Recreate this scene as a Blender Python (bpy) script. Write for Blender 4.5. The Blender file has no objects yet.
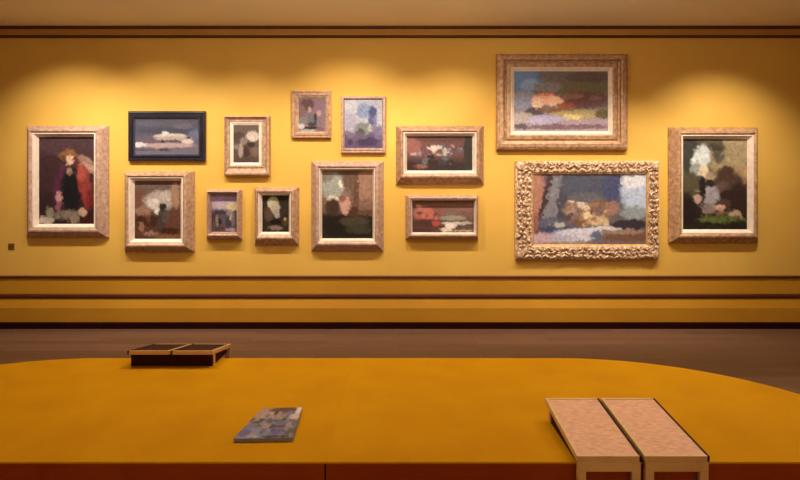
import bpy, bmesh, math, random
from mathutils import Vector, Matrix, noise

random.seed(7)
scene = bpy.context.scene
COL = scene.collection

# ------------------------------------------------------------------ scale
F = 620.0            # focal length in pixels of an 800x480 frame
HOR = 190.0          # horizon row
EYE = 1.6
D = 7.19             # distance to the picture wall
S = F / D            # pixels per metre on the wall
BENCH = 0.455        # seat height
NEAR = 2.61          # near edge of the seat platform
CEIL = EYE + (HOR - 28) / S


def wx(px, d=D):
    return (px - 400.0) * d / F


def wz(py, d=D):
    return EYE + (HOR - py) * d / F


def ground(px, py, z):
    d = F * (EYE - z) / (py - HOR)
    return Vector((wx(px, d), d, z))


# ------------------------------------------------------------------ materials
def lin(c):
    out = []
    for v in c[:3]:
        v = v / 255.0
        out.append(v / 12.92 if v <= 0.04045 else ((v + 0.055) / 1.055) ** 2.4)
    return out


def new_mat(name):
    m = bpy.data.materials.new(name)
    m.use_nodes = True
    nt = m.node_tree
    return m, nt, nt.nodes['Principled BSDF']


def mat(name, c1, c2=None, scale=8.0, stretch=(1, 1, 1), rough=0.6, metal=0.0, bump=0.0,
        bump_scale=None, detail=4.0, spec=0.5, sheen=0.0):
    m, nt, b = new_mat(name)
    N, L = nt.nodes, nt.links
    tc = N.new('ShaderNodeTexCoord')
    mp = N.new('ShaderNodeMapping')
    mp.inputs['Scale'].default_value = stretch
    L.new(tc.outputs['Object'], mp.inputs['Vector'])
    nz = N.new('ShaderNodeTexNoise')
    nz.inputs['Scale'].default_value = scale
    nz.inputs['Detail'].default_value = detail
    L.new(mp.outputs['Vector'], nz.inputs['Vector'])
    rp = N.new('ShaderNodeValToRGB')
    rp.color_ramp.elements[0].position = 0.32
    rp.color_ramp.elements[1].position = 0.68
    rp.color_ramp.elements[0].color = (*lin(c1), 1)
    rp.color_ramp.elements[1].color = (*lin(c2 or c1), 1)
    L.new(nz.outputs['Fac'], rp.inputs['Fac'])
    L.new(rp.outputs['Color'], b.inputs['Base Color'])
    b.inputs['Roughness'].default_value = rough
    b.inputs['Metallic'].default_value = metal
    b.inputs['Specular IOR Level'].default_value = spec
    if sheen:
        b.inputs['Sheen Weight'].default_value = sheen
    if bump:
        n2 = N.new('ShaderNodeTexNoise')
        n2.inputs['Scale'].default_value = bump_scale or scale * 3
        n2.inputs['Detail'].default_value = 3
        L.new(mp.outputs['Vector'], n2.inputs['Vector'])
        bp = N.new('ShaderNodeBump')
        bp.inputs['Strength'].default_value = bump
        bp.inputs['Distance'].default_value = 0.01
        L.new(n2.outputs['Fac'], bp.inputs['Height'])
        L.new(bp.outputs['Normal'], b.inputs['Normal'])
    return m


def floor_mat():
    m, nt, b = new_mat('oak_boards')
    N, L = nt.nodes, nt.links
    tc = N.new('ShaderNodeTexCoord')
    br = N.new('ShaderNodeTexBrick')
    br.inputs['Scale'].default_value = 1.0
    br.inputs['Brick Width'].default_value = 1.6
    br.inputs['Row Height'].default_value = 0.14
    br.inputs['Mortar Size'].default_value = 0.003
    br.inputs['Color1'].default_value = (*lin((118, 86, 70)), 1)
    br.inputs['Color2'].default_value = (*lin((102, 72, 58)), 1)
    br.inputs['Mortar'].default_value = (*lin((70, 45, 32)), 1)
    L.new(tc.outputs['Object'], br.inputs['Vector'])
    mp = N.new('ShaderNodeMapping')
    mp.inputs['Scale'].default_value = (1.2, 18, 1)
    L.new(tc.outputs['Object'], mp.inputs['Vector'])
    nz = N.new('ShaderNodeTexNoise')
    nz.inputs['Scale'].default_value = 2.2
    nz.inputs['Detail'].default_value = 6
    L.new(mp.outputs['Vector'], nz.inputs['Vector'])
    rp = N.new('ShaderNodeValToRGB')
    rp.color_ramp.elements[0].color = (0.72, 0.70, 0.68, 1)
    rp.color_ramp.elements[1].color = (1.15, 1.12, 1.1, 1)
    L.new(nz.outputs['Fac'], rp.inputs['Fac'])
    mx = N.new('ShaderNodeMix')
    mx.data_type = 'RGBA'
    mx.blend_type = 'MULTIPLY'
    mx.inputs['Factor'].default_value = 1.0
    L.new(br.outputs['Color'], mx.inputs['A'])
    L.new(rp.outputs['Color'], mx.inputs['B'])
    L.new(mx.outputs['Result'], b.inputs['Base Color'])
    b.inputs['Roughness'].default_value = 0.42
    return m


def paint_mat():
    """pigment colour comes from the picture's own colour layer, with brush relief"""
    m, nt, b = new_mat('oil_paint')
    N, L = nt.nodes, nt.links
    at = N.new('ShaderNodeAttribute')
    at.attribute_name = 'pigment'
    L.new(at.outputs['Color'], b.inputs['Base Color'])
    b.inputs['Roughness'].default_value = 0.55
    b.inputs['Specular IOR Level'].default_value = 0.25
    tc = N.new('ShaderNodeTexCoord')
    nz = N.new('ShaderNodeTexNoise')
    nz.inputs['Scale'].default_value = 60
    L.new(tc.outputs['Object'], nz.inputs['Vector'])
    bp = N.new('ShaderNodeBump')
    bp.inputs['Strength'].default_value = 0.15
    bp.inputs['Distance'].default_value = 0.004
    L.new(nz.outputs['Fac'], bp.inputs['Height'])
    L.new(bp.outputs['Normal'], b.inputs['Normal'])
    return m


M = {}
M['wall'] = mat('mustard_wall_paint', (224, 178, 84), (217, 168, 76), 1.3, rough=0.75, bump=0.05, bump_scale=120, spec=0.3)
M['wall_low'] = mat('mustard_trim_paint', (196, 140, 36), (188, 132, 30), 1.5, rough=0.6, spec=0.3)
M['rail'] = mat('rust_brown_rail_paint', (92, 40, 14), (82, 32, 10), 3, rough=0.55)
M['plinth'] = mat('black_brown_skirting_paint', (40, 5, 3), (32, 4, 3), 3, rough=0.9, spec=.1)
M['ceiling'] = mat('beige_ceiling_paint', (248, 234, 196), (242, 226, 186), 1.0, rough=0.85)
M['cornice'] = mat('ochre_cornice_paint', (190, 138, 52), (180, 128, 46), 2.0, rough=0.7)
M['floor'] = floor_mat()
M['felt'] = mat('mustard_felt', (200, 140, 1), (192, 130, 0), 3.0, rough=0.95, bump=0.25, bump_scale=300, spec=0.08, sheen=0.0)
M['skirt'] = mat('rust_felt', (152, 66, 20), (140, 56, 16), 4.0, rough=0.95, bump=0.2, bump_scale=300, spec=0.05)
M['wood'] = mat('pale_beech', (222, 178, 116), (206, 158, 94), 3.0, (2, 12, 2), rough=0.5)
M['wood_dark'] = mat('walnut_and_shade', (58, 22, 10), (44, 16, 7), 3.0, (2, 12, 2), rough=0.85, spec=.15)  # dark wood, also used for boards standing in for shadow under the stands
M['sheet'] = mat('printed_pink_board', (232, 178, 142), (206, 146, 110), 34.0, (1.0, 2.6, 1), rough=0.7, detail=6)
M['gilt'] = mat('pale_gilt', (202, 166, 140), (160, 122, 98), 26.0, rough=0.5, metal=0.15, bump=0.35, bump_scale=60)
M['gilt_rose'] = mat('rose_gilt', (202, 168, 150), (164, 128, 112), 26.0, rough=0.5, metal=0.1, bump=0.3, bump_scale=60)
M['gilt_brown'] = mat('brown_gilt', (196, 154, 126), (148, 108, 84), 26.0, rough=0.5, metal=0.15, bump=0.35, bump_scale=60)
M['gilt_gold'] = mat('warm_gilt', (206, 164, 126), (154, 112, 82), 24.0, rough=0.45, metal=0.2, bump=0.35, bump_scale=60)
M['gilt_orn'] = mat('carved_gilt', (236, 204, 172), (150, 108, 80), 36.0, rough=0.5, metal=0.05, bump=0.5, bump_scale=70)
M['black_frame'] = mat('ebonised_wood', (34, 28, 44), (22, 16, 28), 14.0, rough=0.35)
M['slip'] = mat('cream_slip', (246, 228, 214), (232, 208, 190), 18.0, rough=0.5)
M['slip_gold'] = mat('gold_slip', (226, 182, 116), (202, 152, 88), 18.0, rough=0.4, metal=0.2)
M['slip_blue'] = mat('slate_slip', (66, 62, 84), (52, 48, 70), 18.0, rough=0.5)
M['paint'] = paint_mat()
M['paper'] = mat('page_paper', (150, 138, 124), (120, 108, 98), 60.0, (1, 1, 6), rough=0.8)
M['brass'] = mat('dull_brass', (140, 92, 30), (120, 78, 24), 20.0, rough=0.45, metal=0.3)


# ------------------------------------------------------------------ mesh helpers
def link(name, bm, material, parent=None, smooth=False):
    me = bpy.data.meshes.new(name)
    bmesh.ops.recalc_face_normals(bm, faces=bm.faces)
    bm.to_mesh(me)
    bm.free()
    me.materials.append(material)
    if smooth:
        for p in me.polygons:
            p.use_smooth = True
    o = bpy.data.objects.new(name, me)
    COL.objects.link(o)
    if parent is not None:
        o.parent = parent
    return o


def add_box(bm, x0, x1, y0, y1, z0, z1, bev=0.0, mtx=None):
    r = bmesh.ops.create_cube(bm, size=1.0)
    vs = r['verts']
    for v in vs:
        v.co = Vector(((x0 + x1) / 2 + v.co.x * (x1 - x0), (y0 + y1) / 2 + v.co.y * (y1 - y0),
                       (z0 + z1) / 2 + v.co.z * (z1 - z0)))
    if mtx is not None:
        for v in vs:
            v.co = mtx @ v.co
    if bev:
        es = list({e for v in vs for e in v.link_edges})
        bmesh.ops.bevel(bm, geom=es, offset=bev, segments=2, affect='EDGES', profile=0.6)


def box(name, m, x0, x1, y0, y1, z0, z1, bev=0.0, parent=None, mtx=None):
    bm = bmesh.new()
    add_box(bm, x0, x1, y0, y1, z0, z1, bev, mtx)
    return link(name, bm, m, parent)


def structure(o):
    o['kind'] = 'structure'
    return o


def thing(name, label, cat, loc, group=None, rotz=0.0):
    o = bpy.data.objects.new(name, None)
    o.empty_display_size = 0.1
    COL.objects.link(o)
    o.location = loc
    o.rotation_euler = (0, 0, rotz)
    o['label'] = label
    o['category'] = cat
    if group:
        o['group'] = group
    return o


def moulding_x(name, m, x0, x1, prof):
    """profile (y, z) extruded along x, closed at both ends"""
    bm = bmesh.new()
    a = [bm.verts.new((x0, y, z)) for y, z in prof]
    b = [bm.verts.new((x1, y, z)) for y, z in prof]
    n = len(prof)
    for i in range(n):
        j = (i + 1) % n
        bm.faces.new((a[i], a[j], b[j], b[i]))
    bm.faces.new(a[::-1])
    bm.faces.new(b)
    return structure(link(name, bm, m))


# ------------------------------------------------------------------ the room
XL, XR, YB = -7.2, 7.2, -2.4
T = 0.15
structure(box('floor', M['floor'], XL - T, XR + T, YB - T, D + T, -0.12, 0.0))
structure(box('ceiling', M['ceiling'], XL - T, XR + T, YB - T, D + T, CEIL, CEIL + 0.12))
structure(box('wall_back', M['wall'], XL - T, XR + T, D, D + T, 0.0, CEIL))
structure(box('wall_front', M['wall'], XL - T, XR + T, YB - T, YB, 0.0, CEIL))
structure(box('wall_left', M['wall'], XL - T, XL, YB, D, 0.0, CEIL))
structure(box('wall_right', M['wall'], XR, XR + T, YB, D, 0.0, CEIL))

zc = CEIL
moulding_x('trim_1', M['cornice'], XL, XR, [
    (D, zc - .03), (D - 0.065, zc - .03), (D - 0.060, zc - 0.05), (D - 0.045, zc - 0.07), (D - 0.04, zc - 0.095), (D, zc - 0.095)])
moulding_x('trim_6', M['rail'], XL, XR, [
    (D, zc), (D - 0.10, zc), (D - 0.10, zc - 0.012), (D - 0.085, zc - 0.022), (D - 0.08, zc - .03), (D, zc - .03)])
moulding_x('trim_7', M['rail'], XL, XR, [
    (D, zc - .095), (D - 0.05, zc - .095), (D - 0.055, zc - 0.104), (D - 0.045, zc - 0.114), (D, zc - 0.118)])
# dado rail, thin
z1 = wz(275.5)
moulding_x('trim_2', M['rail'], XL, XR, [
    (D, z1), (D - 0.018, z1), (D - 0.026, z1 - 0.008), (D - 0.026, z1 - 0.022), (D - 0.016, z1 - 0.03), (D, z1 - 0.034)])
moulding_x('trim_5', M['wall_low'], XL, XR, [(D, z1 - .03), (D - .008, z1 - .03), (D - .008, wz(293.5) - .001), (D, wz(293.5) - .001)])
# stepped low plinth of the picture wall
z2 = wz(293.5)
moulding_x('trim_3', M['rail'], XL, XR, [
    (D, z2), (D - 0.030, z2), (D - 0.040, z2 - 0.008), (D - 0.042, z2 - 0.030), (D - 0.036, z2 - 0.044), (D - 0.03, z2 - 0.05), (D, z2 - 0.05)])
z3 = wz(308)
moulding_x('trim_4', M['wall_low'], XL, XR, [
    (D, z2 - 0.05), (D - 0.022, z2 - 0.05), (D - 0.046, z3 + .004), (D - 0.045, z3), (D - 0.034, 0.075), (D, 0.075)])
moulding_x('baseboard_back', M['plinth'], XL, XR, [
    (D, 0.075), (D - 0.05, 0.075), (D - 0.055, 0.06), (D - 0.055, 0.0), (D, 0.0)])


# ------------------------------------------------------------------ pictures
GAIN = (.78, .80, .86)      # pigment compensation for the warm gallery lamps


def smooth01(x):
    x = max(0.0, min(1.0, x))
    return x * x * (3 - 2 * x)


def picture_colours(bg, blobs, nu, nv, seed, gain=1.0, rough=0.022, aspect=1.0):
    """lay soft dabs of pigment over a ground; returns linear rgb per vertex, top row first"""
    out = []
    rnd = random.Random(seed)
    bl = []
    for b in blobs:
        u, v, ru, rv, c = b[:5]
        rot = math.radians(b[5]) if len(b) > 5 else 0.0
        soft = b[6] if len(b) > 6 else 0.42
        bl.append((u, v, ru, rv, lin(c), math.cos(rot), math.sin(rot), soft))
    ga, gb = lin(bg[0]), lin(bg[1])

    def lay(u, v):
        t = smooth01((v - bg[2]) / max(bg[3] - bg[2], 1e-3))
        c = [ga[k] * (1 - t) + gb[k] * t for k in range(3)]
        for (bu, bv, ru, rv, bc, cs, sn, soft) in bl:
            du, dv = (u - bu) * aspect, v - bv
            x = (du * cs + dv * sn) / (ru * aspect)
            y = (-du * sn + dv * cs) / rv
            d = math.sqrt(x * x + y * y)
            k = smooth01((1.0 + soft * 0.5 - d) / soft)
            if k > 0:
                c = [c[q] * (1 - k) + bc[q] * k for q in range(3)]
        return c

    for j in range(nv):
        for i in range(nu):
            u, v = i / (nu - 1), j / (nv - 1)
            p = Vector((u * 7 * aspect, v * 7, seed * 3.7))
            w = noise.noise_vector(p) * rough + noise.noise_vector(p * 2.6) * rough * 1.1 + noise.noise_vector(p * 6.3) * rough * 0.6
            c = lay(u + w.x, v + w.y)
            g = (1.0 + 0.30 * noise.noise(p * 4.3 + Vector((9, 2, 5)))) * rnd.uniform(.93, 1.07)
            out.append([c[q] * g for q in range(3)])
    # loose brush strokes, each loaded with a colour picked up nearby
    for _ in range(260):
        u, v = rnd.random(), rnd.random()
        c = lay(min(1, max(0, u + rnd.uniform(-.035, .035))), min(1, max(0, v + rnd.uniform(-.035, .035))))
        f = rnd.choice((.7, .8, .9, 1.1, 1.25, 1.4))
        c = [q * f for q in c]
        L, W_ = rnd.uniform(.015, .042), rnd.uniform(.007, .015)
        a = rnd.uniform(-.9, .9) + (math.pi / 2 if rnd.random() < .4 else 0)
        cs, sn = math.cos(a), math.sin(a)
        for j in range(max(0, int((v - L) * nv)), min(nv, int((v + L) * nv) + 2)):
            for i in range(max(0, int((u - L / aspect) * nu)), min(nu, int((u + L / aspect) * nu) + 2)):
                du, dv = (i / (nu - 1) - u) * aspect, j / (nv - 1) - v
                d = math.hypot((du * cs + dv * sn) / L, (-du * sn + dv * cs) / W_)
                k = .65 * smooth01((1.25 - d) / .6)
                if k > 0:
                    o = out[j * nu + i]
                    out[j * nu + i] = [o[q] * (1 - k) + c[q] * k for q in range(3)]
    return [[max(0.0, min(0.95, o[q] * GAIN[q] * gain)) for q in range(3)] for o in out]


def canvas_mesh(w, h, colours, nu, nv, depth, thick=0.012):
    """painted panel of real thickness, front towards -y"""
    bm = bmesh.new()
    lay = bm.verts.layers.float_color.new('pigment')
    grid = []
    for j in range(nv):
        row = []
        for i in range(nu):
            v = bm.verts.new((-w / 2 + w * i / (nu - 1), -depth, h / 2 - h * j / (nv - 1)))
            c = colours[j * nu + i]
            v[lay] = (c[0], c[1], c[2], 1)
            row.append(v)
        grid.append(row)
    for j in range(nv - 1):
        for i in range(nu - 1):
            bm.faces.new((grid[j][i], grid[j + 1][i], grid[j + 1][i + 1], grid[j][i + 1]))
    ring = ([grid[0][i] for i in range(nu)] + [grid[j][nu - 1] for j in range(1, nv)] +
            [grid[nv - 1][i] for i in range(nu - 2, -1, -1)] + [grid[j][0] for j in range(nv - 2, 0, -1)])
    back = []
    for v in ring:
        b = bm.verts.new((v.co.x, v.co.y + thick, v.co.z))
        b[lay] = (0.2, 0.14, 0.08, 1)
        back.append(b)
    n = len(ring)
    for i in range(n):
        bm.faces.new((ring[i], ring[(i + 1) % n], back[(i + 1) % n], back[i]))
    bm.faces.new(back)
    return bm


def ring_mesh(w0, h0, l, r, t, b, prof, bm=None):
    """mitred frame. prof: (fraction across the moulding from outside, depth in front of the wall)
    l r t b: widths of the four sides"""
    bm = bm or bmesh.new()
    loops = []
    for f, d in prof:
        x0, x1 = -w0 / 2 + l * f, w0 / 2 - r * f
        zt, zb = h0 / 2 - t * f, -h0 / 2 + b * f
        loops.append([bm.verts.new((x0, -d, zt)), bm.verts.new((x1, -d, zt)),
                      bm.verts.new((x1, -d, zb)), bm.verts.new((x0, -d, zb))])
    n = len(loops)
    for k in range(n):
        A, B = loops[k], loops[(k + 1) % n]
        for q in range(4):
            s = (q + 1) % 4
            bm.faces.new((A[q], A[s], B[s], B[q]))
    return bm


def lump(bm, c, r, rot=0.0, seg=8):
    res = bmesh.ops.create_uvsphere(bm, u_segments=seg, v_segments=max(4, seg - 2), radius=1.0)
    R = Matrix.Rotation(rot, 3, 'Y')
    for v in res['verts']:
        v.co = R @ Vector((v.co.x * r[0], v.co.y * r[1], v.co.z * r[2])) + Vector(c)


PROF_SLOPE = [(0, 0), (0, .012), (.06, .022), (.30, .054), (.52, .082), (.66, .098), (.80, .100), (1, .086), (1, 0)]
PROF_FLAT = [(0, 0), (0, .040), (.08, .048), (.30, .050), (.42, .044), (.62, .044), (.74, .052), (.92, .052), (1, .044), (1, 0)]
PROF_SCOOP = [(0, 0), (0, .060), (.06, .072), (.20, .076), (.30, .066), (.52, .046), (.72, .040), (.80, .050), (.92, .052), (1, .044), (1, 0)]
PROF_STEP = [(0, 0), (0, .050), (.06, .066), (.20, .080), (.40, .084), (.48, .080), (.52, .040), (.60, .036), (.66, .040), (.72, .054), (.94, .058), (1, .052), (1, 0)]


def painting(label, outer, inner, art, frame='gilt', slip='slip', slip_px=3.0, prof=PROF_SLOPE, extra=None, gain=1.0, grp='framed paintings hung on the mustard wall'):
    k = (D - 0.045) / F
    ox0, oy0, ox1, oy1 = outer
    ix0, iy0, ix1, iy1 = inner
    cx, cz = ((ox0 + ox1) / 2 - 400) * k, EYE + (HOR - (oy0 + oy1) / 2) * k
    w0, h0 = (ox1 - ox0) * k, (oy1 - oy0) * k
    t = thing('framed_painting', label, 'painting', (cx, D, cz), grp)
    sp = slip_px
    l, r, tp, b = (ix0 - sp - ox0) * k, (ox1 - ix1 - sp) * k, (iy0 - sp - oy0) * k, (oy1 - iy1 - sp) * k
    fb = ring_mesh(w0, h0, l, r, tp, b, prof)
    if extra:
        extra(fb, w0, h0, l, r, tp, b)
    link('frame', fb, M[frame], t)
    # inner slip: a bevelled ring running down to the picture
    sx0, sx1 = -w0 / 2 + l, w0 / 2 - r
    szt, szb = h0 / 2 - tp, -h0 / 2 + b
    sw, sh = sx1 - sx0, szt - szb
    d_in = prof[-2][1]
    sl = ring_mesh(sw, sh, sp * k, sp * k, sp * k, sp * k, [(0, 0.004), (0, d_in - .004), (.25, d_in - .002), (1, .026), (1, .004)])
    so = link('slip', sl, M[slip], t)
    so.location = ((sx0 + sx1) / 2, 0, (szt + szb) / 2)
    # the picture
    cw, ch = sw - 2 * sp * k, sh - 2 * sp * k
    nu = 90 if cw > ch else int(96 * cw / ch)
    nv = 96 if cw <= ch else int(90 * ch / cw)
    if cw > 1.0:
        nu, nv = int(nu * 1.5), int(nv * 1.5)
    bg, blobs = art
    cols = picture_colours(bg, blobs, nu, nv, random.randint(1, 50), gain, aspect=cw / ch)
    co = link('canvas', canvas_mesh(cw, ch, cols, nu, nv, .024), M['paint'], t)
    co.location = so.location
    return t


def carve(bm, w0, h0, l, r, t, b):
    """deep leaf carving all round the ornate frame, with a scalloped outer edge"""
    rnd = random.Random(3)

    def run(p0, p1, n, wdt, ang):
        n = int(n * 1.15)
        step = math.hypot(p1[0] - p0[0], p1[1] - p0[1]) / n
        for i in range(n):
            f = (i + .5) / n
            x, z = p0[0] + (p1[0] - p0[0]) * f, p0[1] + (p1[1] - p0[1]) * f
            alt = 1 if i % 2 else -1
            for row in (-.27, 0, .27):
                off = wdt * (row + rnd.uniform(-.08, .08))
                q = rnd.uniform(.6, 1.25)
                lump(bm, (x - math.sin(ang) * off + rnd.uniform(-.3, .3) * step * math.cos(ang), -.052 - rnd.uniform(0, .014), z + math.cos(ang) * off + rnd.uniform(-.3, .3) * step * math.sin(ang)),
                     (step * .62 * q, .020, wdt * .10 * q), ang + alt * rnd.uniform(.3, 1.1), 6)
    X, Z = w0 / 2, h0 / 2
    run((-X + l / 2, Z - t / 2), (X - r / 2, Z - t / 2), 26, t, 0)
    run((-X + l / 2, -Z + b / 2), (X - r / 2, -Z + b / 2), 26, b, 0)
    run((-X + l / 2, -Z + b / 2), (-X + l / 2, Z - t / 2), 17, l, math.pi / 2)
    run((X - r / 2, -Z + b / 2), (X - r / 2, Z - t / 2), 17, r, math.pi / 2)
    for sx in (-1, 1):
        for sz in (-1, 1):
            lump(bm, (sx * (X - .055), -.062, sz * (Z - .06)), (.045, .022, .05))


def beading(step_px, rad):
    def f(bm, w0, h0, l, r, t, b):
        X, Z = w0 / 2, h0 / 2
        st = step_px / S
        fr = .20
        x0, x1, zt, zb = -X + l * fr, X - r * fr, Z - t * fr, -Z + b * fr
        nx, nz = max(6, int((x1 - x0) / st)), max(6, int((zt - zb) / st))
        d = .038
        for i in range(nx):
            x = x0 + (x1 - x0) * (i + .5) / nx
            for z in (zt, zb):
                lump(bm, (x, -d, z), ((x1 - x0) / nx * .5, rad, rad), 0, 6)
        for i in range(nz):
            z = zb + (zt - zb) * (i + .5) / nz
            for x in (x0, x1):
                lump(bm, (x, -d, z), (rad, rad, (zt - zb) / nz * .5), 0, 6)
    return f


def crowd(u0, u1, v0, v1, n, cols, size, seed):
    r = random.Random(seed)
    return [(r.uniform(u0, u1), r.uniform(v0, v1), size * r.uniform(.6, 1.3), size * r.uniform(.8, 1.8), r.choice(cols), r.uniform(-20, 20), .6)
            for _ in range(n)]


A1 = (((78, 52, 56), (48, 28, 30), 0, 1), [
    (.25, .35, .25, .3, (66, 42, 44)), (.3, .10, .3, .10, (84, 58, 64)), (.85, .28, .17, .055, (160, 122, 106), 30),
    (.93, .36, .10, .05, (190, 150, 130), 30),
    (.38, .57, .11, .24, (92, 42, 70), 12), (.58, .60, .20, .24, (24, 22, 26)), (.84, .56, .12, .25, (152, 60, 54), -10),
    (.77, .42, .08, .10, (172, 80, 70), -10), (.93, .72, .06, .12, (120, 34, 36)),
    (.55, .40, .06, .05, (156, 124, 104)), (.52, .20, .17, .055, (146, 98, 52)), (.44, .24, .06, .05, (110, 76, 50)),
    (.56, .265, .085, .055, (232, 190, 158)), (.65, .29, .035, .06, (112, 44, 40)),
    (.36, .70, .06, .07, (196, 142, 140)), (.34, .80, .05, .05, (150, 90, 110)), (.20, .86, .07, .06, (150, 140, 120)),
    (.12, .95, .15, .045, (206, 186, 172)), (.50, .89, .24, .055, (134, 118, 102)), (.66, .95, .08, .05, (150, 130, 110)),
    (.80, .86, .08, .05, (200, 158, 138)), (.9, .96, .14, .05, (64, 22, 24))])
A2 = (((84, 82, 98), (116, 108, 122), .3, .9), [
    (.25, .12, .25, .08, (98, 92, 106)), (.65, .12, .3, .10, (94, 90, 102)), (.75, .2, .16, .08, (108, 102, 114)), (.5, .34, .5, .07, (76, 74, 90)),
    (.95, .45, .12, .15, (108, 108, 132)), (.2, .60, .17, .10, (112, 90, 102)), (.55, .48, .25, .07, (206, 192, 178)),
    (.47, .41, .05, .07, (222, 214, 202)), (.6, .56, .28, .06, (188, 166, 156)), (.83, .64, .09, .07, (222, 198, 190)),
    (.83, .53, .035, .03, (48, 42, 58)), (.43, .63, .035, .04, (70, 46, 52)), (.60, .62, .12, .035, (104, 76, 82)),
    (.5, .75, .42, .07, (188, 160, 156)), (.07, .73, .11, .07, (218, 212, 212)), (.36, .80, .04, .08, (190, 150, 146)),
    (.15, .88, .16, .025, (84, 78, 88)), (.47, .88, .13, .03, (72, 60, 72)), (.7, .86, .2, .03, (120, 104, 122))])
A3 = (((112, 88, 78), (92, 56, 42), .2, .7), [
    (.12, .3, .14, .2, (112, 74, 60)), (.55, .34, .35, .17, (182, 164, 154)), (.72, .26, .16, .10, (196, 180, 168)), (.42, .38, .15, .09, (216, 200, 190)),
    (.88, .25, .09, .25, (164, 126, 98)), (.18, .52, .18, .09, (158, 118, 98)), (.5, .52, .08, .07, (222, 212, 202)),
    (.35, .70, .35, .10, (70, 36, 26)), (.85, .68, .16, .2, (104, 62, 46)), (.62, .48, .08, .09, (44, 36, 36)), (.57, .70, .08, .22, (74, 60, 54)), (.68, .62, .07, .12, (92, 74, 64)),
    (.3, .66, .05, .08, (110, 64, 48)), (.15, .80, .06, .08, (150, 108, 84)), (.35, .91, .17, .04, (156, 120, 100)), (.75, .86, .2, .05, (66, 30, 20)), (.7, .96, .3, .05, (124, 82, 60))])
A4 = (((104, 86, 78), (92, 70, 62), 0, 1), [
    (.2, .32, .25, .15, (86, 62, 58)), (.75, .30, .26, .14, (206, 186, 172)), (.72, .34, .10, .06, (226, 204, 188)), (.4, .42, .16, .10, (138, 120, 114)),
    (.70, .52, .16, .07, (58, 42, 40)), (.28, .68, .10, .20, (172, 146, 136)), (.12, .58, .12, .06, (136, 118, 108)), (.5, .72, .12, .16, (68, 48, 44)),
    (.85, .70, .16, .14, (120, 96, 82)), (.55, .92, .35, .06, (88, 66, 56))])
A5 = (((196, 166, 178), (92, 76, 84), .32, .48), [
    (.30, .12, .25, .12, (200, 170, 222)), (.70, .14, .2, .1, (190, 166, 190)), (.80, .34, .22, .10, (218, 194, 146)), (.3, .3, .25, .1, (196, 172, 180)),
    (.35, .48, .25, .06, (62, 54, 64)), (.7, .50, .12, .08, (150, 130, 130)), (.14, .6, .10, .16, (82, 54, 64)), (.4, .68, .22, .12, (92, 80, 92)),
    (.32, .74, .08, .1, (40, 32, 36)), (.22, .70, .06, .16, (150, 124, 104)), (.66, .75, .12, .12, (70, 58, 68)), (.85, .66, .07, .2, (126, 112, 112)),
    (.75, .62, .05, .07, (176, 160, 150)), (.3, .92, .2, .05, (84, 62, 54)), (.75, .94, .2, .04, (172, 142, 150))])
A6 = (((52, 38, 30), (46, 32, 22), 0, 1), [
    (.25, .50, .18, .22, (92, 68, 54)), (.40, .20, .20, .17, (204, 194, 160)), (.50, .36, .18, .14, (186, 174, 152)), (.55, .50, .12, .12, (168, 156, 146)),
    (.55, .16, .06, .06, (150, 140, 110)), (.75, .45, .12, .12, (60, 42, 36)), (.50, .73, .22, .07, (22, 14, 8)), (.86, .72, .12, .12, (80, 62, 34)),
    (.84, .65, .055, .05, (176, 148, 118)), (.5, .89, .26, .07, (128, 108, 98)), (.15, .93, .12, .05, (52, 30, 24))])
A7 = (((144, 110, 116), (150, 118, 120), 0, 1), [
    (.32, .20, .28, .18, (104, 68, 70)), (.12, .45, .14, .25, (136, 98, 100)), (.78, .25, .2, .2, (146, 110, 124)), (.42, .36, .06, .10, (192, 156, 146)),
    (.44, .62, .12, .20, (116, 108, 116)), (.52, .78, .18, .05, (66, 60, 60)), (.45, .88, .3, .05, (48, 42, 42)), (.75, .45, .09, .08, (198, 152, 144)),
    (.62, .62, .06, .18, (62, 54, 66)), (.78, .68, .08, .14, (134, 112, 132)), (.15, .64, .18, .08, (128, 128, 128)), (.05, .83, .17, .08, (212, 202, 204)), (.35, .97, .30, .05, (180, 176, 170)), (.8, .92, .15, .06, (130, 96, 96))])
A8 = (((216, 212, 224), (124, 98, 138), .58, .72), [
    (.2, .15, .22, .12, (228, 224, 232)), (.52, .22, .20, .16, (160, 172, 208)), (.15, .45, .18, .18, (210, 200, 222)), (.90, .2, .1, .18, (212, 206, 222)),
    (.75, .40, .12, .25, (150, 146, 188)), (.76, .25, .10, .10, (88, 88, 142)), (.70, .46, .06, .12, (112, 108, 162)), (.90, .66, .14, .12, (148, 130, 168)),
    (.50, .60, .25, .12, (156, 154, 150)), (.43, .66, .12, .06, (104, 100, 104)), (.66, .59, .06, .07, (212, 206, 196)), (.15, .72, .15, .06, (154, 128, 156)),
    (.62, .88, .30, .10, (90, 66, 106)), (.15, .88, .08, .06, (90, 66, 96)), (.4, .78, .2, .05, (130, 108, 136)), (.5, .98, .5, .02, (122, 96, 128))])
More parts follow.
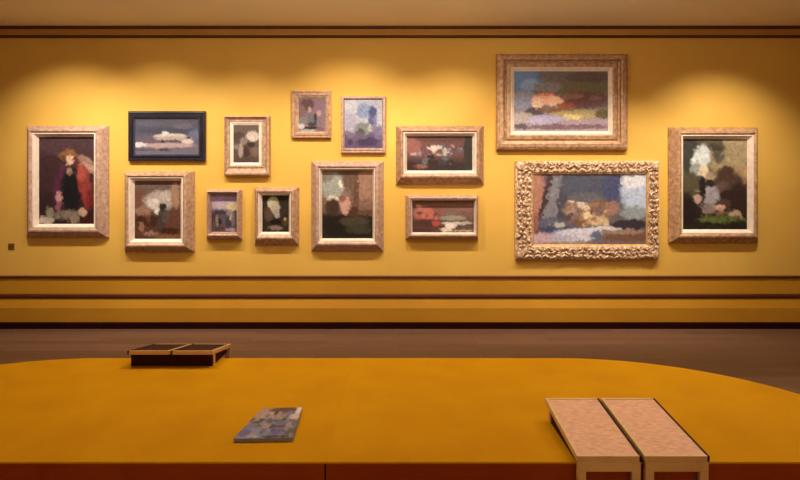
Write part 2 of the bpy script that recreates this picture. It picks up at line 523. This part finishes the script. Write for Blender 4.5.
A9 = (((124, 94, 78), (36, 26, 18), .58, .68), [
    (.20, .22, .26, .20, (166, 166, 156)), (.08, .08, .14, .08, (140, 126, 112)), (.38, .20, .055, .045, (246, 230, 206)), (.5, .14, .10, .12, (112, 84, 68)),
    (.87, .26, .22, .30, (166, 124, 104)), (.86, .5, .20, .10, (142, 104, 88)), (.67, .35, .06, .34, (108, 76, 62)), (.5, .35, .08, .10, (136, 108, 94)), (.22, .42, .14, .045, (226, 208, 186)),
    (.21, .54, .14, .12, (70, 48, 34)), (.46, .50, .10, .14, (210, 160, 140)), (.40, .40, .08, .05, (150, 100, 80)), (.62, .60, .10, .06, (88, 50, 36)), (.9, .62, .2, .05, (104, 70, 52)),
    (.25, .82, .28, .16, (28, 22, 16)), (.65, .75, .30, .07, (78, 66, 50)), (.72, .86, .25, .06, (64, 58, 42)), (.6, .96, .4, .04, (30, 18, 10))])
A10 = (((104, 70, 66), (52, 38, 36), .5, .85), [
    (.1, .3, .12, .25, (140, 86, 80)), (.5, .08, .4, .08, (92, 58, 54))] +
    crowd(.1, .85, .25, .60, 34, [(172, 142, 134), (196, 172, 156), (110, 70, 72), (132, 120, 130), (150, 96, 86), (92, 88, 104)], .036, 5) +
    crowd(.15, .8, .60, .80, 16, [(60, 52, 58), (96, 92, 96), (116, 104, 96), (50, 36, 32)], .05, 6) + [
    (.42, .38, .05, .12, (206, 184, 164)), (.58, .45, .04, .12, (176, 164, 156)), (.05, .85, .1, .12, (60, 28, 24)), (.22, .88, .10, .06, (120, 84, 70)), (.94, .5, .07, .6, (52, 48, 40))])
A11 = (((124, 90, 82), (84, 56, 50), .3, .9), [
    (.75, .2, .3, .15, (134, 96, 84)), (.2, .40, .18, .20, (174, 106, 92)), (.12, .2, .06, .06, (214, 150, 130))] +
    crowd(.08, .48, .22, .58, 14, [(190, 104, 86), (160, 74, 62), (222, 156, 138), (110, 60, 54), (190, 120, 96)], .045, 9) + [
    (.65, .55, .22, .08, (150, 140, 118)), (.60, .42, .12, .05, (120, 106, 90)), (.2, .72, .2, .12, (78, 46, 42)), (.38, .72, .06, .08, (170, 70, 62)), (.68, .72, .20, .05, (196, 184, 172)), (.88, .70, .10, .05, (172, 162, 144)),
    (.62, .80, .09, .08, (226, 208, 194)), (.55, .92, .10, .06, (206, 188, 172)), (.85, .86, .14, .07, (92, 74, 66)), (.8, .95, .2, .03, (170, 140, 118)), (.15, .93, .15, .05, (70, 40, 36))])
A12 = (((108, 96, 90), (150, 132, 140), .55, .8), [
    (.10, .14, .20, .18, (96, 124, 168)), (.16, .22, .10, .10, (124, 148, 188)), (.10, .48, .14, .16, (130, 132, 152)), (.5, .08, .25, .06, (100, 92, 96)), (.8, .1, .25, .1, (92, 78, 76)), (.72, .28, .28, .10, (104, 98, 76)),
    (.35, .26, .15, .08, (126, 120, 124)), (.75, .48, .28, .14, (102, 72, 72)), (.62, .42, .12, .05, (140, 100, 88)), (.86, .44, .06, .05, (126, 92, 92)), (.36, .47, .16, .10, (222, 158, 132), 8), (.44, .50, .09, .08, (240, 182, 154)),
    (.25, .52, .06, .10, (232, 184, 160)), (.55, .57, .10, .05, (150, 84, 66)), (.34, .38, .10, .03, (196, 120, 96)), (.22, .68, .10, .08, (76, 66, 64)), (.45, .66, .18, .03, (128, 84, 50)), (.70, .72, .30, .07, (164, 146, 100)), (.95, .72, .08, .08, (96, 84, 54)),
    (.62, .76, .10, .05, (204, 188, 124)), (.30, .80, .26, .07, (164, 152, 178)), (.08, .76, .10, .08, (158, 146, 140)), (.55, .93, .50, .045, (112, 86, 96)), (.06, .92, .07, .05, (84, 74, 76)), (.7, .86, .3, .03, (158, 132, 138))])
A13 = (((88, 84, 92), (118, 98, 96), .4, .95), [
    (.0, .3, .10, .55, (166, 116, 98), 0), (.02, .75, .08, .2, (150, 92, 84)), (.16, .40, .065, .60, (124, 118, 124), 12), (.095, .40, .022, .6, (70, 46, 52), 12), (.25, .40, .04, .5, (74, 68, 80), 8), (.45, .18, .22, .20, (78, 78, 92)), (.45, .35, .14, .1, (96, 92, 96)),
    (.70, .20, .10, .22, (68, 70, 98)), (.92, .25, .14, .34, (172, 180, 198)), (.88, .10, .10, .10, (206, 202, 206)), (.90, .55, .11, .10, (138, 144, 146)), (.60, .52, .12, .16, (122, 92, 76)), (.38, .50, .12, .12, (136, 110, 98)),
    (.70, .48, .07, .10, (150, 110, 96)), (.44, .44, .05, .05, (204, 178, 164)), (.32, .52, .04, .08, (160, 136, 124)), (.52, .62, .11, .09, (176, 142, 106)), (.49, .57, .04, .05, (222, 192, 146)), (.58, .66, .08, .06, (196, 164, 124)), (.42, .68, .06, .06, (118, 82, 54)),
    (.15, .72, .13, .10, (92, 90, 104)), (.22, .78, .17, .06, (66, 66, 100)), (.22, .72, .05, .05, (178, 176, 166)), (.86, .72, .16, .07, (54, 44, 50)), (.62, .79, .16, .05, (208, 200, 204)), (.40, .86, .22, .09, (202, 196, 208)), (.2, .92, .18, .06, (176, 168, 186)),
    (.56, .88, .06, .08, (96, 100, 124), 25)] + crowd(.30, .66, .40, .72, 26, [(206, 176, 150), (150, 110, 84), (92, 70, 62), (206, 176, 136), (120, 100, 104)], .022, 21) + [(.3, .62, .03, .05, (88, 66, 60)), (.85, .90, .24, .06, (114, 80, 64)), (.8, .82, .2, .03, (150, 120, 104)), (.06, .92, .09, .08, (190, 158, 168)), (.25, .99, .25, .03, (160, 134, 112))])
A14 = (((92, 82, 62), (40, 32, 26), .3, .8), [
    (.78, .20, .36, .28, (166, 146, 110)), (.9, .40, .15, .10, (176, 142, 104)), (.12, .2, .14, .25, (60, 58, 50)), (.55, .12, .10, .15, (92, 82, 70)), (.42, .10, .20, .04, (66, 60, 46)), (.28, .23, .13, .16, (212, 212, 208), 15), (.20, .34, .08, .08, (150, 150, 144)),
    (.33, .36, .08, .08, (222, 198, 164)), (.43, .42, .07, .05, (180, 150, 124)), (.12, .50, .12, .14, (84, 74, 54)), (.06, .80, .14, .20, (34, 24, 22)), (.72, .56, .26, .20, (82, 60, 50), 20), (.66, .38, .14, .08, (78, 56, 46)), (.88, .66, .14, .18, (52, 36, 32)), (.60, .54, .12, .07, (100, 76, 66)),
    (.42, .62, .15, .11, (160, 150, 154)), (.30, .56, .05, .13, (34, 28, 28)), (.42, .50, .08, .04, (44, 36, 30)), (.22, .66, .06, .06, (186, 152, 134)), (.68, .62, .12, .05, (54, 36, 30)), (.52, .76, .14, .03, (212, 168, 150)), (.40, .78, .10, .05, (140, 118, 112)),
    (.80, .83, .10, .035, (182, 156, 128)), (.62, .82, .12, .03, (120, 90, 70)), (.62, .89, .38, .035, (92, 102, 50)), (.5, .97, .5, .03, (34, 28, 18))])

painting('upright portrait of a red-cloaked figure, at the left end of the wall', (25, 125.5, 107.5, 238), (38, 137, 93, 224), A1, 'gilt_rose', 'slip', 4.0, PROF_SLOPE, beading(7, .006))
painting('small landscape of white buildings under grey sky in a black frame', (128, 111, 205, 161), (134.5, 119, 198, 154), A2, 'black_frame', 'slip_blue', 1.5, PROF_FLAT, None, .9)
painting('gilt-framed interior scene hanging directly below the black-framed landscape', (123.5, 171, 193.5, 252), (134, 181, 180, 239), A3, 'gilt', 'slip', 4.0, PROF_SLOPE, beading(6, .005))
painting('small pale gilt-framed brown picture with a light patch, right of the black-framed landscape', (224.5, 116, 269.5, 175.5), (233, 125, 258.5, 162.5), A4, 'gilt', 'slip', 3.0, PROF_SCOOP)
painting('smallest picture, lilac sky over a dark crowd, in the low pair of small frames', (206, 189.5, 241.5, 240), (211, 194, 236.5, 232), A5, 'gilt_rose', 'gilt_rose', 1.5, PROF_SLOPE)
painting('small dark picture with a pale figure, right of the lilac one in the low pair', (254, 187, 298.5, 245.5), (262, 195.5, 288.5, 232), A6, 'gilt', 'slip', 3.0, PROF_SLOPE)
painting('small mauve interior with standing figures in a pinkish frame, left of the blue-white picture', (291.5, 90.5, 331, 138), (298.5, 98, 325, 131.5), A7, 'gilt_brown', 'gilt', 2.5, PROF_FLAT, None, .85)
painting('pale blue and white picture with purple foreground in a thin frame', (341, 96, 385.5, 153), (344.5, 99.5, 382, 148), A8, 'gilt_rose', 'gilt_rose', 1.0, PROF_FLAT, None, .66)
painting('large upright interior with pink figure and black foreground, below the blue-white picture', (311, 161, 383.5, 251.5), (322, 170.5, 372.5, 238.5), A9, 'gilt_rose', 'slip', 2.5, PROF_SLOPE, beading(6, .005))
painting('wide crowd scene in a broad brown gilt frame, above the red-figured picture', (396, 125.5, 484, 184.5), (407, 136, 472.5, 170.5), A10, 'gilt_brown', 'slip', 3.5, PROF_SLOPE, beading(6, .005), 1.2)
painting('wide picture with red figures and white cloth in a narrow frame, below the crowd scene', (405.5, 195, 478.5, 239.5), (412.5, 200.5, 474, 232.5), A11, 'gilt_rose', 'slip', 1.5, PROF_SLOPE, None, 1.25)
painting('wide painting of a reclining pink figure in a stepped gilt frame, highest on the wall', (496.5, 54, 627.5, 150), (514.5, 71, 608.5, 131), A12, 'gilt_gold', 'slip', 4.0, PROF_STEP, None, 1.7)
painting('largest dim interior painting in a carved scrollwork gold frame', (515.5, 161, 659, 259.5), (534, 174.5, 646.5, 244.5), A13, 'gilt_orn', 'slip_gold', 1.5, PROF_FLAT, carve, 1.25)
painting('upright painting of a white-capped woman bending by a dark figure, at the right end', (669.5, 127, 759.5, 243.5), (684, 139, 748, 229.5), A14, 'gilt_gold', 'slip', 4.0, PROF_SLOPE, None, 1.2)

# little brass plate low on the wall at the far left
pl = thing('wall_plate', 'tiny brown wall plate low on the wall left of the red-cloaked portrait', 'wall plate', (wx(11.5), D, wz(246.5)))
box('plate', M['brass'], -.036, .036, -.008, 0, -.036, .036, .003, pl)
for sx in (-1, 1):
    bm = bmesh.new()
    lump(bm, (sx * .022, -.008, 0), (.006, .003, .006), 0, 8)
    link('screw', bm, M['wood_dark'], pl)


# ------------------------------------------------------------------ the seat platform
def arc(cx, cy, r, a0, a1, n):
    return [(cx + r * math.cos(math.radians(a0 + (a1 - a0) * i / n)), cy + r * math.sin(math.radians(a0 + (a1 - a0) * i / n))) for i in range(n + 1)]


FAR = 4.226
SEAM = wx(325, NEAR)
GAP = 0.0002
rR = 1.28
right_outline = [(SEAM + GAP, NEAR)] + arc(1.08 + rR - .32, NEAR + .32, .32, -90, 0, 14) + arc(1.08, FAR - rR, rR, 0, 90, 30) + [(SEAM + GAP, FAR)]
left_outline = [(SEAM - GAP, NEAR), (SEAM - GAP, FAR)] + arc(-2.02, FAR - rR, rR, 90, 180, 30) + arc(-2.02 - rR + .32, NEAR + .32, .32, 180, 270, 14)


def slab(name, outline, origin, rings, m, parent, flat_x=None):
    """rings: (inset, z) from bottom to top, outline inset along averaged normals"""
    n = len(outline)
    pts = [Vector((x - origin[0], y - origin[1])) for x, y in outline]
    area = sum(pts[i].x * pts[(i + 1) % n].y - pts[(i + 1) % n].x * pts[i].y for i in range(n))
    sg = 1 if area > 0 else -1
    nrm = []
    for i in range(n):
        a = (pts[i] - pts[i - 1]).normalized()
        b = (pts[(i + 1) % n] - pts[i]).normalized()
        na, nb = Vector((a.y, -a.x)) * sg, Vector((b.y, -b.x)) * sg
        k = (na + nb)
        k = k / max(.5, (1 + na.dot(nb)))
        if flat_x is not None and abs(outline[i][0] - flat_x) < .01:
            k = Vector((0, k.y))
        nrm.append(k)
    bm = bmesh.new()
    loops = []
    for ins, z in rings:
        loops.append([bm.verts.new((p.x - q.x * ins, p.y - q.y * ins, z)) for p, q in zip(pts, nrm)])
    for A, B in zip(loops, loops[1:]):
        for i in range(n):
            j = (i + 1) % n
            bm.faces.new((A[i], A[j], B[j], B[i]))
    bm.faces.new(loops[0][::-1])
    bm.faces.new(loops[-1])
    return link(name, bm, m, parent)


for outline, cx, lab in ((left_outline, -1.6, 'left section of the broad mustard seat platform, with the booklet lying on it'),
                         (right_outline, 1.0, 'right section of the broad mustard seat platform, from the centre seam rightwards')):
    t = thing('seat_platform', lab, 'bench', (cx, 3.4, 0), 'sections of the mustard seat platform')
    slab('kickboard', outline, (cx, 3.4), [(.06, 0), (.06, .07)], M['plinth'], t)
    slab('skirt', outline, (cx, 3.4), [(.008, .07), (.003, .078), (.003, BENCH - .008)], M['skirt'], t)
    slab('seat_pad', outline, (cx, 3.4), [(0, BENCH - .008), (0, BENCH - .005), (.001, BENCH - .001), (.004, BENCH)], M['felt'], t, SEAM)


# ------------------------------------------------------------------ reading stands straddling the platform's edges
def reading_stand(name, label, loc, rotz, w, depth, front_h, back_h, panel_mat):
    """origin: floor below the front rail; +y runs over the seat; heights above the floor"""
    t = thing(name, label, 'reading stand', loc, 'wooden reading stands on the platform edges', rotz)
    hw = w / 2
    ang = math.atan2(back_h - front_h, depth)
    top = Matrix.Translation((0, 0, front_h)) @ Matrix.Rotation(ang, 4, 'X')
    ln = math.hypot(depth, back_h - front_h)
    th = .022
    g = .006
    for s in (-1, 1):
        x0, x1 = (-hw, -g) if s < 0 else (g, hw)
        bm = bmesh.new()
        # a shallow tray of rails round the board
        rl, re = .014, .010
        add_box(bm, x0, x0 + rl, 0, ln, -th, .004, .002, top)
        add_box(bm, x0 + rl, x1 - re, 0, rl, -th, .004, .002, top)
        add_box(bm, x0 + rl, x1 - re, ln - rl, ln, -th, .004, .002, top)
        link('tray_frame', bm, M['wood'], t)
        box('reading_panel', panel_mat, x0 + rl, x1 - re, rl, ln - rl, -th + .004, .001, 0, t, top)
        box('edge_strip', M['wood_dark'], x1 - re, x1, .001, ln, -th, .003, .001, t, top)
        box('front_rail', M['wood'], x0 + .004, x1 - .004, .002, .022, front_h - .062, front_h - th, .002, t)
        # legs to the floor in front of the seat, stubs on the seat behind
        for lx in ((x0 + .004, x0 + .040), (x1 - .040, x1 - .004)):
            box('leg', M['wood'], lx[0], lx[1], .002, .028, 0, front_h - .062, .003, t)
            zb = front_h + (depth - .06) * math.tan(ang) - th - .002
            box('foot', M['wood'], lx[0], lx[1], depth - .075, depth - .045, BENCH, zb, .002, t)
    for s in (-1, 1):  # dark side boards, put in as the shadow wedge below the tray
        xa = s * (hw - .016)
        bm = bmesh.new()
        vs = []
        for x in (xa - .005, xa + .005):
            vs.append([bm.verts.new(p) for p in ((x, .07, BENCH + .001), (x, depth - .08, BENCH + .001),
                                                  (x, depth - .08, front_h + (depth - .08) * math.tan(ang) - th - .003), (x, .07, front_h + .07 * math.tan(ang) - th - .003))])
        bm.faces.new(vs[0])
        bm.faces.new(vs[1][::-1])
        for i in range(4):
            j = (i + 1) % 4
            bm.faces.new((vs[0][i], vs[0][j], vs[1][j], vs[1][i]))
        link('side_shade_board', bm, M['wood_dark'], t)
    box('shade_board', M['wood_dark'], -hw + .01, hw - .01, depth - .040, depth - .030, BENCH + .002, front_h + (depth - .04) * math.tan(ang) - th, .001, t)  # dark board in place of the shadow under the raised edge
    # cross bar tying both halves together below the trays
    box('stretcher', M['wood'], -hw + .02, hw - .02, .10, .13, front_h + .11 * math.tan(ang) - .05, front_h + .10 * math.tan(ang) - th, .002, t)
    box('stretcher', M['wood'], -hw + .02, hw - .02, depth - .075, depth - .045, front_h + (depth - .1) * math.tan(ang) - .05, front_h + (depth - .075) * math.tan(ang) - th, .002, t)
    return t


sf = NEAR - .05
reading_stand('reading_stand', 'pale wooden stand with two pink printed boards on the near platform edge', (wx(643.5, sf), sf, 0), 0,
              .55, .56, BENCH + .042, BENCH + .095, M['sheet'])
ff = 4.0 + .44
reading_stand('reading_stand', 'pale wooden stand with dark boards seen from behind on the far platform edge', (wx(170, 4.0), ff, 0), math.pi,
              .55, .44, BENCH + .040, BENCH + .105, M['wood_dark'])

# ------------------------------------------------------------------ booklet
zb = BENCH
zq = BENCH + .012
c = [ground(233, 440, zq), ground(293, 439, zq), ground(302, 408, zq), ground(262, 409, zq)]
mid = sum(c, Vector()) / 4
mid.z = zb
bk = thing('booklet', 'grey and lilac picture booklet lying on the mustard seat', 'booklet', (mid.x, mid.y, zb))
loc = [Vector((p.x - mid.x, p.y - mid.y, 0)) for p in c]
print('booklet corners', [tuple(round(q, 3) for q in p) for p in loc])
ART_B = (((176, 140, 128), (116, 112, 140), .30, .60), [
    (.15, .25, .25, .25, (186, 146, 128)), (.6, .08, .35, .10, (96, 62, 36)), (.45, .20, .12, .06, (196, 166, 150)), (.75, .25, .2, .12, (122, 100, 104)), (.95, .12, .07, .14, (236, 214, 206)), (.90, .32, .12, .10, (216, 184, 176)),
    (.40, .48, .35, .06, (74, 74, 64)), (.32, .56, .10, .10, (80, 92, 72)), (.8, .5, .2, .10, (110, 104, 112)), (.55, .64, .3, .05, (82, 62, 84)), (.35, .78, .3, .12, (132, 132, 160)), (.72, .82, .16, .10, (106, 78, 130)), (.72, .95, .3, .04, (54, 38, 48)),
    (.92, .78, .10, .2, (92, 84, 56))] + crowd(.0, .95, .15, .95, 40, [(90, 84, 96), (150, 130, 140), (60, 56, 60), (120, 116, 150), (170, 140, 130)], .05, 12) + [(.1, .82, .12, .1, (104, 92, 140)), (.3, .94, .12, .03, (168, 160, 176))])
nb = 40
cb = picture_colours(ART_B[0], ART_B[1], nb, nb, 4)


def quad(u, v):      # u left-right, v far-near
    far = loc[3].lerp(loc[2], u)
    near = loc[0].lerp(loc[1], u)
    return far.lerp(near, v)


def booklet_part(name, z0, z1, inset, m, colours=None):
    bm = bmesh.new()
    lay = bm.verts.layers.float_color.new('pigment')
    def P(u, v, z):
        p = quad(inset + u * (1 - 2 * inset), inset + v * (1 - 2 * inset))
        return (p.x, p.y, z)
    g = []
    for j in range(nb):
        row = []
        for i in range(nb):
            v = bm.verts.new(P(i / (nb - 1), j / (nb - 1), z1))
            cc = colours[j * nb + i] if colours else (.2, .18, .16)
            v[lay] = (*cc, 1)
            row.append(v)
        g.append(row)
    for j in range(nb - 1):
        for i in range(nb - 1):
            bm.faces.new((g[j][i], g[j + 1][i], g[j + 1][i + 1], g[j][i + 1]))
    ring = g[0][:] + [g[j][-1] for j in range(1, nb)] + g[-1][-2::-1] + [g[j][0] for j in range(nb - 2, 0, -1)]
    low = []
    for v in ring:
        q = bm.verts.new((v.co.x, v.co.y, z0))
        q[lay] = (.09, .07, .06, 1)
        low.append(q)
    for i in range(len(ring)):
        j = (i + 1) % len(ring)
        bm.faces.new((ring[i], ring[j], low[j], low[i]))
    bm.faces.new(low)
    return link(name, bm, m, bk)


booklet_part('pages', 0.0015, .0145, .012, M['paper'])
booklet_part('back_cover', 0, .0015, 0, M['paint'])
booklet_part('front_cover', .0145, .0165, 0, M['paint'], cb)


# ------------------------------------------------------------------ gallery spots and added fill lights
def spot(pos, target, power, size, blend, col=(1, .80, .55), radius=.05):
    L = bpy.data.lights.new('gallery_spot', 'SPOT')
    L.energy = power
    L.spot_size = math.radians(size)
    L.spot_blend = blend
    L.color = col
    L.shadow_soft_size = radius
    o = bpy.data.objects.new('gallery_spot', L)
    COL.objects.link(o)
    o.location = pos
    o.rotation_euler = (Vector(target) - Vector(pos)).to_track_quat('-Z', 'Y').to_euler()
    return o


ZL = CEIL - .08
YW = D - 1.35
WARM = (1, .91, .74)
for px, tz, pw, size in ((78, 1.30, 200, 92), (160, 1.50, 140, 88), (245, 1.35, 140, 84), (350, 1.50, 185, 92), (450, 1.40, 165, 86),
                         (545, .95, 165, 72), (620, .95, 165, 72), (716, 1.20, 205, 86)):
    x = wx(px)
    spot((x * .97, YW, ZL), (x, D, tz), pw, size, 1.0, WARM)
for x, pw in ((-2.6, 104), (-.6, 90), (1.4, 82), (3.4, 190)):
    spot((x, 5.2, ZL), (x * .85, 3.3, 0), pw, 84, .8, WARM)


def fill_point(pos, power, radius=.25):
    L = bpy.data.lights.new('added_fill', 'POINT')
    L.energy = power
    L.color = WARM
    L.shadow_soft_size = radius
    o = bpy.data.objects.new('added_fill', L)
    COL.objects.link(o)
    o.location = pos


for x in (-1.7, 0.0, 1.7):  # unseen fill lights, added to brighten ceiling, upper wall and front faces
    fill_point((x, 4.6, 3.15), 26, .1)
    fill_point((x, -1.4, 1.9), 30)

w = bpy.data.worlds.new('World')
scene.world = w
w.use_nodes = True
w.node_tree.nodes['Background'].inputs['Color'].default_value = (.02, .014, .008, 1)
w.node_tree.nodes['Background'].inputs['Strength'].default_value = 1.0

# ------------------------------------------------------------------ camera
cam = bpy.data.cameras.new('camera')
cam.sensor_width = 36
cam.lens = 36 * F / 800
cam.shift_y = -(240 - HOR) / 800
cam.clip_start = .05
co = bpy.data.objects.new('camera', cam)
COL.objects.link(co)
co.location = (0, 0, EYE)
co.rotation_euler = (math.pi / 2, 0, 0)
scene.camera = co
scene.view_settings.view_transform = 'Standard'
scene.view_settings.look = 'None'
scene.view_settings.gamma = 1
scene.view_settings.use_curve_mapping = False
scene.view_settings.exposure = 0.0
